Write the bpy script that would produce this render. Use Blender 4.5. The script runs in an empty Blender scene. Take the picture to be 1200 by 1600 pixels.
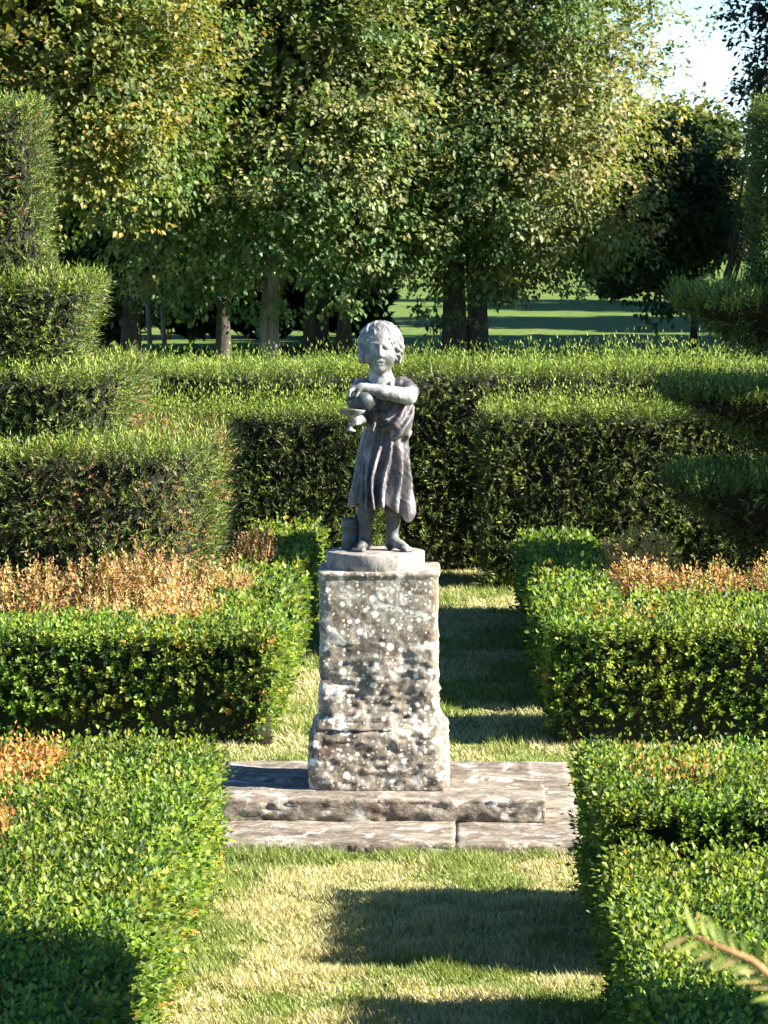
import bpy, math, random
import numpy as np
from mathutils import Vector
random.seed(7)
RNG = np.random.default_rng(11)
C = bpy.context.scene.collection
SC = bpy.context.scene

# ------------------------------------------------------------------ camera, sky, sun, exposure
F_PX, CAM_H = 5400.0, 2.4                       # focal length in photo pixels (1200 x 1600), eye height above the lawn
PITCH = math.atan((800 - 347) / F_PX)
YAW = math.atan(90 / F_PX * math.cos(PITCH))
cam = bpy.data.cameras.new('camera')
cam.sensor_fit = 'HORIZONTAL'; cam.sensor_width = 36.0; cam.lens = F_PX / 1200 * 36
cam.clip_start = 0.1; cam.clip_end = 2000
cam.dof.use_dof = True; cam.dof.focus_distance = 14.0; cam.dof.aperture_fstop = cam.lens / 4.5
camo = bpy.data.objects.new('camera', cam); C.objects.link(camo)
camo.location = (0, 0, CAM_H); camo.rotation_euler = (math.pi / 2 - PITCH, 0, YAW)
SC.camera = camo

SUN_EL, SUN_AZ = math.radians(31), math.radians(11.5)      # azimuth: from the right, a little to the camera's side
SUN = Vector((math.cos(SUN_EL) * math.cos(SUN_AZ), -math.cos(SUN_EL) * math.sin(SUN_AZ), math.sin(SUN_EL)))
w = bpy.data.worlds.new('World'); SC.world = w; w.use_nodes = True
nt = w.node_tree
sky = nt.nodes.new('ShaderNodeTexSky'); sky.sky_type = 'NISHITA'; sky.sun_disc = False
sky.sun_elevation = SUN_EL; sky.sun_rotation = math.radians(90) + SUN_AZ
sky.altitude = 1500; sky.air_density = 0.9; sky.dust_density = 0.0; sky.ozone_density = 3.0
bg = nt.nodes['Background']; bg.inputs['Strength'].default_value = 0.058
hs = nt.nodes.new('ShaderNodeHueSaturation'); hs.inputs['Saturation'].default_value = 1.15
nt.links.new(sky.outputs['Color'], hs.inputs['Color']); nt.links.new(hs.outputs['Color'], bg.inputs['Color'])
sl = bpy.data.lights.new('sun', 'SUN'); sl.energy = 5.0; sl.angle = math.radians(0.5); sl.color = (1.0, 0.94, 0.81)
slo = bpy.data.objects.new('sun', sl); C.objects.link(slo); slo.rotation_euler = SUN.to_track_quat('Z', 'Y').to_euler()
slo.location = (20, -3, 15)
SC.view_settings.view_transform = 'Standard'; SC.view_settings.look = 'None'
SC.view_settings.gamma = 1.0; SC.view_settings.use_curve_mapping = False
SC.view_settings.exposure = 2.3

# ------------------------------------------------------------------ noise, projection
_perm = np.random.default_rng(3).random((64, 64, 64)).astype(np.float32)
def vnoise(p, scale=1.0, off=0.0):
    q = np.asarray(p, dtype=np.float64) * scale + off
    i = np.floor(q).astype(np.int64); f = q - i; f = f * f * (3 - 2 * f)
    i0 = i & 63; i1 = (i + 1) & 63
    r = 0
    for a in (0, 1):
        ia = (i1 if a else i0)[..., 0]; wa = f[..., 0] if a else 1 - f[..., 0]
        for b in (0, 1):
            ib = (i1 if b else i0)[..., 1]; wb = f[..., 1] if b else 1 - f[..., 1]
            for c in (0, 1):
                ic = (i1 if c else i0)[..., 2]; wc = f[..., 2] if c else 1 - f[..., 2]
                r = r + _perm[ia, ib, ic] * wa * wb * wc
    return r * 2 - 1
def fbm(p, scale, octaves=4, off=0.0, gain=0.5):
    r = 0; a = 1.0
    for o in range(octaves):
        r = r + a * vnoise(p, scale * 2 ** o, off + 17.3 * o); a *= gain
    return r
_cp, _sp, _cy, _sy = math.cos(PITCH), math.sin(PITCH), math.cos(YAW), math.sin(YAW)
def project(p):
    """world points -> photo pixels and depth (only used to decide how finely foliage is built)"""
    x = p[..., 0]; y = p[..., 1]; z = p[..., 2] - CAM_H
    xr = x * _cy + y * _sy; yr = -x * _sy + y * _cy
    dep = yr * _cp - z * _sp; up = yr * _sp + z * _cp
    dep = np.maximum(dep, 0.05)
    return 600 + F_PX * xr / dep, 800 - F_PX * up / dep, dep
def inview(p, m=120):
    px, py, d = project(p)
    return (px > -m) & (px < 1200 + m) & (py > -m) & (py < 1600 + m) & (d > 0.5)
def unit(v):
    return v / np.maximum(np.linalg.norm(v, axis=-1, keepdims=True), 1e-9)
def rnd(*s):
    return RNG.random(s) * 2 - 1

# ------------------------------------------------------------------ materials
def new_mat(name):
    m = bpy.data.materials.new(name); m.use_nodes = True
    n = m.node_tree.nodes; l = m.node_tree.links
    return m, n, l, n['Principled BSDF']
def ramp(n, stops):
    r = n.new('ShaderNodeValToRGB'); e = r.color_ramp.elements
    while len(e) < len(stops): e.new(0.5)
    for k, (p, c) in enumerate(stops):
        e[k].position = p; e[k].color = (*c, 1) if len(c) == 3 else c
    return r
def noise(n, l, scale, detail=6, rough=0.6, vec=None, dist=0.0):
    t = n.new('ShaderNodeTexNoise'); t.inputs['Scale'].default_value = scale
    t.inputs['Detail'].default_value = detail; t.inputs['Roughness'].default_value = rough
    t.inputs['Distortion'].default_value = dist
    if vec is not None: l.new(vec, t.inputs['Vector'])
    return t
def mixc(n, l, fac, a, b, typ='MIX'):
    m = n.new('ShaderNodeMix'); m.data_type = 'RGBA'; m.blend_type = typ
    if hasattr(fac, 'is_linked'): l.new(fac, m.inputs[0])
    else: m.inputs[0].default_value = fac
    for k, v in ((6, a), (7, b)):
        if hasattr(v, 'is_linked'): l.new(v, m.inputs[k])
        else: m.inputs[k].default_value = (*v, 1)
    return m.outputs[2]
def coords(n, l, scale=(1, 1, 1), kind='Object'):
    tc = n.new('ShaderNodeTexCoord'); mp = n.new('ShaderNodeMapping')
    mp.inputs['Scale'].default_value = scale
    l.new(tc.outputs[kind], mp.inputs['Vector'])
    return mp.outputs['Vector']
def bump(n, l, h, strength, dist, bs):
    b = n.new('ShaderNodeBump'); b.inputs['Strength'].default_value = strength; b.inputs['Distance'].default_value = dist
    l.new(h, b.inputs['Height']); l.new(b.outputs['Normal'], bs.inputs['Normal'])
    return b

def leaf_material(name, rough=0.42, trans=0.32, spec=0.4):
    m, n, l, bs = new_mat(name)
    at = n.new('ShaderNodeAttribute'); at.attribute_name = 'leaf_colour'
    l.new(at.outputs['Color'], bs.inputs['Base Color'])
    bs.inputs['Roughness'].default_value = rough; bs.inputs['Specular IOR Level'].default_value = spec
    tr = n.new('ShaderNodeBsdfTranslucent')
    tcol = mixc(n, l, 1.0, at.outputs['Color'], (1.10, 1.20, 0.45), 'MULTIPLY')
    l.new(tcol, tr.inputs['Color'])
    mx = n.new('ShaderNodeMixShader'); mx.inputs[0].default_value = trans
    l.new(bs.outputs[0], mx.inputs[1]); l.new(tr.outputs[0], mx.inputs[2])
    l.new(mx.outputs[0], n['Material Output'].inputs['Surface'])
    return m
M = {}
M['box'] = leaf_material('box_leaf', 0.5, 0.45, 0.3)
M['yew'] = leaf_material('yew_needle', 0.55, 0.22, 0.25)
M['tree'] = leaf_material('tree_leaf', 0.5, 0.40, 0.3)
M['dry'] = leaf_material('bronze_leaf', 0.6, 0.35, 0.2)
M['grass'] = leaf_material('grass_blade', 0.55, 0.3, 0.2)

def simple(name, stops, scale, rough=0.85, bstr=0.4, bdist=0.01, vscale=(1, 1, 1), detail=6):
    m, n, l, bs = new_mat(name)
    v = coords(n, l, vscale)
    t = noise(n, l, scale, detail, 0.65, v)
    r = ramp(n, stops); l.new(t.outputs['Fac'], r.inputs['Fac'])
    l.new(r.outputs['Color'], bs.inputs['Base Color'])
    bs.inputs['Roughness'].default_value = rough; bs.inputs['Specular IOR Level'].default_value = 0.25
    bump(n, l, t.outputs['Fac'], bstr, bdist, bs)
    return m
M['core'] = simple('twig_core', [(0.3, (0.012, 0.014, 0.006)), (0.7, (0.035, 0.034, 0.015))], 40, 0.95, 0.8, 0.02)
M['yewcore'] = simple('yew_core', [(0.3, (0.008, 0.009, 0.005)), (0.7, (0.024, 0.021, 0.012))], 40, 0.95, 0.8, 0.02)
M['bark'] = simple('bark', [(0.3, (0.025, 0.021, 0.018)), (0.7, (0.085, 0.072, 0.058))], 9, 0.9, 0.9, 0.03, (3, 3, 0.6))
M['palebark'] = simple('pale_bark', [(0.3, (0.05, 0.042, 0.034)), (0.7, (0.24, 0.20, 0.16))], 5, 0.9, 0.9, 0.03, (3, 3, 0.6))
M['twig'] = simple('twig_bark', [(0.3, (0.22, 0.10, 0.04)), (0.7, (0.42, 0.22, 0.10))], 300, 0.7, 0.3, 0.001)
M['soil'] = simple('soil', [(0.3, (0.035, 0.024, 0.016)), (0.7, (0.10, 0.07, 0.045))], 25, 0.95, 0.9, 0.03)

# lawn: greener and straw patches
m, n, l, bs = new_mat('lawn'); M['lawn'] = m
v = coords(n, l)
a = noise(n, l, 2.2, 8, 0.65, v, 0.4); b = noise(n, l, 60, 4, 0.7, v); c = noise(n, l, 0.12, 3, 0.5, v)
ra = ramp(n, [(0.40, (0.065, 0.125, 0.024)), (0.52, (0.10, 0.15, 0.035)), (0.64, (0.19, 0.185, 0.07))]); l.new(a.outputs['Fac'], ra.inputs['Fac'])
rb = ramp(n, [(0.3, (0.55, 0.55, 0.55)), (0.7, (1.25, 1.25, 1.25))]); l.new(b.outputs['Fac'], rb.inputs['Fac'])
rc = ramp(n, [(0.35, (0.8, 0.95, 0.8)), (0.65, (1.15, 1.05, 1.0))]); l.new(c.outputs['Fac'], rc.inputs['Fac'])
l.new(mixc(n, l, 1.0, mixc(n, l, 1.0, ra.outputs[0], rb.outputs[0], 'MULTIPLY'), rc.outputs[0], 'MULTIPLY'), bs.inputs['Base Color'])
bs.inputs['Roughness'].default_value = 0.95; bs.inputs['Specular IOR Level'].default_value = 0.1
bump(n, l, b.outputs['Fac'], 0.6, 0.02, bs)

def stone_material(name, dark, mid, pale, lichen=0.5, streak=(1, 1, 1), spots=True, rust=0.3, bstr=0.7):
    m, n, l, bs = new_mat(name)
    v = coords(n, l, streak); vo = coords(n, l)
    big = noise(n, l, 4.5, 8, 0.68, v, 1.2); fine = noise(n, l, 55, 6, 0.7, v); mid_n = noise(n, l, 17, 6, 0.65, v, 0.5)
    r1 = ramp(n, [(0.33, dark), (0.5, mid), (0.66, pale)]); l.new(big.outputs['Fac'], r1.inputs['Fac'])
    r2 = ramp(n, [(0.3, (0.45, 0.43, 0.41)), (0.5, (1, 1, 1)), (0.72, (1.35, 1.33, 1.3))]); l.new(mid_n.outputs['Fac'], r2.inputs['Fac'])
    r3 = ramp(n, [(0.3, (0.6, 0.6, 0.6)), (0.7, (1.3, 1.3, 1.3))]); l.new(fine.outputs['Fac'], r3.inputs['Fac'])
    col = mixc(n, l, 1.0, mixc(n, l, 1.0, r1.outputs[0], r2.outputs[0], 'MULTIPLY'), r3.outputs[0], 'MULTIPLY')
    # warm brown weathering
    rn = noise(n, l, 8, 5, 0.6, vo, 1.0); rr = ramp(n, [(0.54, (0, 0, 0)), (0.62, (rust,) * 3)]); l.new(rn.outputs['Fac'], rr.inputs['Fac'])
    col = mixc(n, l, rr.outputs[0], col, (0.105, 0.066, 0.044))
    # crustose lichen: white-grey discs and patches
    ln = noise(n, l, 9, 6, 0.7, vo, 0.6); lr = ramp(n, [(0.54, (0, 0, 0)), (0.62, (lichen,) * 3)]); l.new(ln.outputs['Fac'], lr.inputs['Fac'])
    col = mixc(n, l, lr.outputs[0], col, (0.62, 0.60, 0.54))
    if spots:
        for sc, th, seed, colr in ((17, 0.22, 0.0, (0.74, 0.73, 0.68)), (30, 0.27, 3.7, (0.66, 0.64, 0.58)), (52, 0.26, 5.3, (0.66, 0.64, 0.56)), (34, 0.16, 8.1, (0.52, 0.47, 0.28))):
            wv = n.new('ShaderNodeMapping'); wv.inputs['Location'].default_value = (seed, seed * 2, seed)
            l.new(vo, wv.inputs['Vector'])
            wob = noise(n, l, 60, 3, 0.6, vo)
            vm = n.new('ShaderNodeVectorMath'); vm.operation = 'MULTIPLY_ADD'
            l.new(wob.outputs['Color'], vm.inputs[0]); vm.inputs[1].default_value = (0.014,) * 3; l.new(wv.outputs['Vector'], vm.inputs[2])
            vo_t = n.new('ShaderNodeTexVoronoi'); vo_t.inputs['Scale'].default_value = sc; l.new(vm.outputs[0], vo_t.inputs['Vector'])
            sr = ramp(n, [(th, (0.9, 0.9, 0.9)), (th + 0.05, (0, 0, 0))]); l.new(vo_t.outputs['Distance'], sr.inputs['Fac'])
            keep = n.new('ShaderNodeSeparateColor'); l.new(vo_t.outputs['Color'], keep.inputs[0])
            kr = ramp(n, [(0.58, (0, 0, 0)), (0.64, (1, 1, 1))]); l.new(keep.outputs[0], kr.inputs['Fac'])
            f = mixc(n, l, 1.0, sr.outputs[0], kr.outputs[0], 'MULTIPLY')
            col = mixc(n, l, f, col, colr)
    l.new(col, bs.inputs['Base Color'])
    bs.inputs['Roughness'].default_value = 0.92; bs.inputs['Specular IOR Level'].default_value = 0.2
    ad = n.new('ShaderNodeMath'); ad.operation = 'ADD'; l.new(mid_n.outputs['Fac'], ad.inputs[0]); l.new(fine.outputs['Fac'], ad.inputs[1])
    bump(n, l, ad.outputs[0], bstr, 0.012, bs)
    return m
M['stone'] = stone_material('lichened_stone', (0.095, 0.076, 0.060), (0.21, 0.178, 0.142), (0.38, 0.335, 0.272), 0.7, rust=0.75, bstr=0.4)
M['slab'] = stone_material('step_stone', (0.095, 0.075, 0.058), (0.19, 0.16, 0.128), (0.31, 0.27, 0.22), 0.5, (0.9, 1.25, 1.5), False, 0.6, 0.6)
M['disc'] = stone_material('plinth_stone', (0.15, 0.13, 0.12), (0.24, 0.21, 0.19), (0.32, 0.295, 0.27), 0.3, (1, 1, 0.5), False, 0.25, 0.25)

def lead_material(name, dark, mid, pale, lo, hi, stain_z=None, streak=(1, 1, 0.35), rough=0.5):
    m, n, l, bs = new_mat(name)
    v = coords(n, l, streak)
    t = noise(n, l, 14, 7, 0.65, v, 0.5); f = noise(n, l, 90, 5, 0.7, coords(n, l))
    r = ramp(n, [(lo, dark), ((lo + hi) / 2, mid), (hi, pale)]); l.new(t.outputs['Fac'], r.inputs['Fac'])
    r3 = ramp(n, [(0.3, (0.75, 0.75, 0.75)), (0.7, (1.2, 1.2, 1.2))]); l.new(f.outputs['Fac'], r3.inputs['Fac'])
    col = mixc(n, l, 1.0, r.outputs[0], r3.outputs[0], 'MULTIPLY')
    if stain_z is not None:                         # the legs have kept the darker lead, the chalky bloom is on head and arms
        sx = n.new('ShaderNodeSeparateXYZ'); l.new(coords(n, l), sx.inputs[0])
        ad = n.new('ShaderNodeMath'); ad.operation = 'MULTIPLY_ADD'; l.new(f.outputs['Fac'], ad.inputs[0]); ad.inputs[1].default_value = .12; l.new(sx.outputs['Z'], ad.inputs[2])
        rz_ = ramp(n, [(.10, (.5, .5, .5)), (stain_z * .5, (.28, .27, .27)), (stain_z, (.3, .29, .29)), (stain_z + .16, (1, 1, 1))]); l.new(ad.outputs[0], rz_.inputs['Fac'])
        col = mixc(n, l, 1.0, col, rz_.outputs[0], 'MULTIPLY')
    l.new(col, bs.inputs['Base Color'])
    bs.inputs['Roughness'].default_value = rough; bs.inputs['Specular IOR Level'].default_value = 0.5
    bump(n, l, f.outputs['Fac'], 0.25, 0.003, bs)
    return m
M['lead'] = lead_material('weathered_lead', (0.030, 0.026, 0.029), (0.092, 0.078, 0.083), (0.30, 0.265, 0.265), 0.38, 0.64)
M['leadpale'] = lead_material('pale_weathered_lead', (0.07, 0.066, 0.066), (0.20, 0.195, 0.19), (0.40, 0.39, 0.375), 0.37, 0.63, 0.36, (1, 1, .6), 0.6)
M['leaddark'] = lead_material('dark_weathered_lead', (0.018, 0.024, 0.026), (0.038, 0.048, 0.05), (0.09, 0.105, 0.105), 0.34, 0.66)

# ------------------------------------------------------------------ object helpers
def link(name, mesh, mat, parent=None, kind=None):
    o = bpy.data.objects.new(name, mesh); C.objects.link(o)
    if mat is not None: mesh.materials.append(mat)
    if parent is not None: o.parent = parent
    if kind: o['kind'] = kind
    return o
def tag(o, label, cat, group=None):
    o['label'] = label; o['category'] = cat
    if group: o['group'] = group
    return o
def thing(name, label, cat, loc=(0, 0, 0), group=None):
    o = bpy.data.objects.new(name, None); C.objects.link(o); o.location = loc; o.empty_display_size = 0.2
    return tag(o, label, cat, group)
def np_mesh(name, verts, faces, colours=None, smooth=False):
    """faces: (n,3) or (n,4); colours: per face rgb"""
    me = bpy.data.meshes.new(name)
    verts = np.ascontiguousarray(verts, dtype=np.float32); faces = np.ascontiguousarray(faces, dtype=np.int32)
    k = faces.shape[1]; nf = len(faces)
    me.vertices.add(len(verts)); me.vertices.foreach_set('co', verts.ravel())
    me.loops.add(nf * k); me.loops.foreach_set('vertex_index', faces.ravel())
    me.polygons.add(nf); me.polygons.foreach_set('loop_start', np.arange(0, nf * k, k, dtype=np.int32))
    if smooth: me.polygons.foreach_set('use_smooth', np.ones(nf, dtype=bool))
    if colours is not None:
        at = me.attributes.new('leaf_colour', 'FLOAT_COLOR', 'FACE')
        c4 = np.ones((nf, 4), dtype=np.float32); c4[:, :3] = colours
        at.data.foreach_set('color', c4.ravel())
    me.update(calc_edges=True)
    return me
def local(verts, root):
    return verts - np.array(root.location, dtype=np.float64)

def leaf_geo(p, d, nrm, L, W, fold=0.18, col=None):
    """folded diamond leaves: 4 vertices, 2 triangles each"""
    d = unit(d); s = unit(np.cross(nrm, d)); nn = np.cross(d, s)
    L = np.asarray(L)[..., None]; W = np.asarray(W)[..., None]
    mid = p + d * L * 0.45
    V = np.stack([p, mid + s * W * .5 + nn * W * fold, p + d * L - nn * L * 0.08, mid - s * W * .5 + nn * W * fold], axis=1).reshape(-1, 3)
    k = np.arange(len(p))[:, None] * 4
    Fc = np.concatenate([k + np.array([0, 1, 2]), k + np.array([0, 2, 3])], axis=1).reshape(-1, 3)
    return V, Fc, (None if col is None else np.repeat(col, 2, axis=0))
def blade_geo(p, d, nrm, L, W, col=None):
    """needles and grass blades: one slim triangle each"""
    d = unit(d); s = unit(np.cross(nrm, d)); L = np.asarray(L)[..., None]; W = np.asarray(W)[..., None]
    V = np.stack([p - s * W * .5, p + s * W * .5, p + d * L], axis=1).reshape(-1, 3)
    return V, np.arange(len(p) * 3).reshape(-1, 3), col
def merge(parts):
    V, Fs, Cs, o = [], [], [], 0
    for v, f, c in parts:
        V.append(v); Fs.append(f + o); o += len(v)
        if c is not None: Cs.append(c)
    return np.concatenate(V), np.concatenate(Fs), (np.concatenate(Cs) if Cs else None)

def tube(pts, radii, sides=8):
    pts = np.asarray(pts, float); n_ = len(pts); t = np.gradient(pts, axis=0); t = unit(t)
    ref = np.array([0.31, 0.17, 0.93]) if abs(t[0, 2]) < 0.8 else np.array([0.95, 0.2, 0.1])
    u = unit(np.cross(t, ref)); v_ = np.cross(t, u)
    an = np.linspace(0, 2 * np.pi, sides, endpoint=False)
    R = np.asarray(radii)[:, None, None]
    V = pts[:, None, :] + R * (np.cos(an)[None, :, None] * u[:, None, :] + np.sin(an)[None, :, None] * v_[:, None, :])
    V = V.reshape(-1, 3); Fs = []
    for i in range(n_ - 1):
        for j in range(sides):
            a_, b_ = i * sides + j, i * sides + (j + 1) % sides
            Fs += [(a_, b_, b_ + sides), (a_, b_ + sides, a_ + sides)]
    e = len(V); V = np.concatenate([V, pts[-1:]])
    for j in range(sides): Fs.append(((n_ - 1) * sides + j, (n_ - 1) * sides + (j + 1) % sides, e))
    return V, np.array(Fs), None

def grid_box(x0, x1, y0, y1, z0, z1, step):
    """closed subdivided box; shared vertices along edges merged through rounding"""
    ns = [max(1, int(round((b_ - a_) / step))) for a_, b_ in ((x0, x1), (y0, y1), (z0, z1))]
    lo = np.array([x0, y0, z0]); sz = np.array([x1 - x0, y1 - y0, z1 - z0])
    V, Fs, off = [], [], 0
    for ax in range(3):
        a_, b_ = (ax + 1) % 3, (ax + 2) % 3
        for side in (0, 1):
            ga, gb = np.meshgrid(np.arange(ns[a_] + 1), np.arange(ns[b_] + 1), indexing='ij')
            P = np.zeros(ga.shape + (3,)); P[..., a_] = ga / ns[a_]; P[..., b_] = gb / ns[b_]; P[..., ax] = side
            idx = (np.arange(ga.size).reshape(ga.shape)) + off
            q = np.stack([idx[:-1, :-1], idx[1:, :-1], idx[1:, 1:], idx[:-1, 1:]], -1).reshape(-1, 4)
            if side == 0: q = q[:, ::-1]
            V.append(P.reshape(-1, 3)); Fs.append(q); off += ga.size
    V = np.concatenate(V); Fs = np.concatenate(Fs)
    key = np.round(V * 1e5).astype(np.int64); _, first, inv = np.unique(key, axis=0, return_index=True, return_inverse=True)
    return V[first] * sz + lo, inv.ravel()[Fs]
def round_box(V, lo, hi, r):
    lo = np.array(lo); hi = np.array(hi); c = np.clip(V, lo + r, hi - r); dv = V - c; ln = np.linalg.norm(dv, axis=1, keepdims=True)
    nrm = np.where(ln > 1e-7, dv / np.maximum(ln, 1e-7), 0)
    return np.where(ln > 1e-7, c + nrm * np.minimum(ln, r) if False else c + nrm * r, V), nrm

# ------------------------------------------------------------------ ground
def sheet(name, x0, x1, y0, y1, z, mat, step=None, kind='structure'):
    nx = 1 if step is None else max(1, int((x1 - x0) / step)); ny = 1 if step is None else max(1, int((y1 - y0) / step))
    gx, gy = np.meshgrid(np.linspace(x0, x1, nx + 1), np.linspace(y0, y1, ny + 1), indexing='ij')
    V = np.stack([gx, gy, np.full(gx.shape, z)], -1).reshape(-1, 3)
    i = np.arange(gx.size).reshape(gx.shape)
    q = np.stack([i[:-1, :-1], i[1:, :-1], i[1:, 1:], i[:-1, 1:]], -1).reshape(-1, 4)
    return link(name, np_mesh(name, V, q), mat, None, kind)
sheet('lawn', -600, 600, -60, 1500, 0.0, M['lawn'])
sheet('flower_bed', -4.6, -0.8, 16.0, 22.0, 0.004, M['soil'])
sheet('flower_bed', 0.5, 4.6, 16.0, 22.0, 0.004, M['soil'])

# ------------------------------------------------------------------ hedges
PAL_BOX = np.array([[0.168, 0.230, 0.036], [0.205, 0.262, 0.042], [0.125, 0.185, 0.032], [0.255, 0.295, 0.058], [0.088, 0.145, 0.034]])
PAL_YEW = np.array([[0.060, 0.088, 0.024], [0.085, 0.116, 0.029], [0.125, 0.160, 0.036], [0.042, 0.064, 0.022], [0.105, 0.112, 0.038]])
PAL_YEWTIP = np.array([[0.18, 0.25, 0.04], [0.24, 0.29, 0.045], [0.14, 0.20, 0.04]])
BRONZE = np.array([[0.52, 0.27, 0.09], [0.46, 0.22, 0.085], [0.58, 0.36, 0.13], [0.36, 0.18, 0.08]])
def pick(pal, n_, jit=0.18):
    c_ = pal[RNG.integers(0, len(pal), n_)]
    return c_ * (1 + jit * rnd(n_, 1)) * (1 + 0.06 * rnd(n_, 3))

def shoots(p, nrm, L, k, leafL, leafW, cols, spread=1.15, upw=0.55, jit=0.55, tworank=False, fold=0.18):
    """short leafy shoots: k leaves in pairs along each shoot"""
    N = len(p)
    d = unit(nrm * 0.8 + np.array([0, 0, upw]) + jit * rnd(N, 3))
    a_ = unit(np.cross(d, rnd(N, 3))); b_ = np.cross(d, a_)
    P, D, NR = [], [], []
    for j in range(k):
        t = (0.12 + 0.88 * (j // 2 + 0.5) / max(1, (k + 1) // 2)) if j < k - 1 else 1.0
        ph = (j // 2) * (0.15 if tworank else 1.45)
        sg = 1 if j % 2 == 0 else -1
        out = (a_ * math.cos(ph) + b_ * math.sin(ph)) * sg
        sp_ = spread * (1.0 - 0.45 * t) if j < k - 1 else 0.15
        P.append(p + d * (L * t)[:, None]); D.append(d * (0.75 if not tworank else 0.55) + out * sp_ + 0.16 * rnd(N, 3))
        NR.append(d + 0.35 * np.array([0, 0, 1.0]) + 0.2 * rnd(N, 3))
    P = np.stack(P, 1).reshape(-1, 3); D = np.stack(D, 1).reshape(-1, 3); NR = np.stack(NR, 1).reshape(-1, 3)
    n_ = len(P); cc = np.repeat(cols, k, axis=0) * (1 + 0.14 * rnd(n_, 1))
    LL = np.repeat(np.broadcast_to(leafL, (N,)), k) * (1 + 0.32 * rnd(n_)); WW = np.repeat(np.broadcast_to(leafW, (N,)), k) * (1 + 0.2 * rnd(n_))
    cc = np.clip(cc, 0.004, 0.9)
    return blade_geo(P, D, NR, LL, WW, cc) if tworank else leaf_geo(P, D, NR, LL, WW, fold, cc)

def box_points(x0, x1, y0, y1, z0, z1, dens, faces='tlrfb'):
    """random points and normals on the faces of a block"""
    P, Nn = [], []
    def add(n_, fx, fy, fz, nv):
        n_ = int(n_)
        if n_ < 1: return
        u = RNG.random((n_, 2))
        P.append(np.stack([fx(u), fy(u), fz(u)], -1)); Nn.append(np.broadcast_to(np.array(nv, float), (n_, 3)))
    W, D, Hh = x1 - x0, y1 - y0, z1 - z0
    if 't' in faces: add(W * D * dens, lambda u: x0 + W * u[:, 0], lambda u: y0 + D * u[:, 1], lambda u: z1 + 0 * u[:, 0], (0, 0, 1))
    if 'l' in faces: add(D * Hh * dens, lambda u: x0 + 0 * u[:, 0], lambda u: y0 + D * u[:, 0], lambda u: z0 + Hh * u[:, 1], (-1, 0, 0))
    if 'r' in faces: add(D * Hh * dens, lambda u: x1 + 0 * u[:, 0], lambda u: y0 + D * u[:, 0], lambda u: z0 + Hh * u[:, 1], (1, 0, 0))
    if 'f' in faces: add(W * Hh * dens, lambda u: x0 + W * u[:, 0], lambda u: y0 + 0 * u[:, 0], lambda u: z0 + Hh * u[:, 1], (0, -1, 0))
    if 'b' in faces: add(W * Hh * dens * .4, lambda u: x0 + W * u[:, 0], lambda u: y1 + 0 * u[:, 0], lambda u: z0 + Hh * u[:, 1], (0, 1, 0))
    return np.concatenate(P), np.concatenate(Nn)

def core_block(root, x0, x1, y0, y1, z1, inset, mat, amp=0.025, step=0.07, z0=0.0):
    V, q = grid_box(x0 + inset, x1 - inset, y0 + inset, y1 - inset, z0, z1 - inset, step)
    cx, cy = (x0 + x1) / 2, (y0 + y1) / 2
    nd = np.stack([fbm(V, 5, 3, 1.0), fbm(V, 5, 3, 40.0), fbm(V, 5, 3, 80.0)], -1) * amp
    nd[V[:, 2] < z0 + 0.01, 2] = 0
    V = V + nd
    return link('twig_core', np_mesh('twig_core', local(V, root), q, None, True), mat, root)

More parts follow.
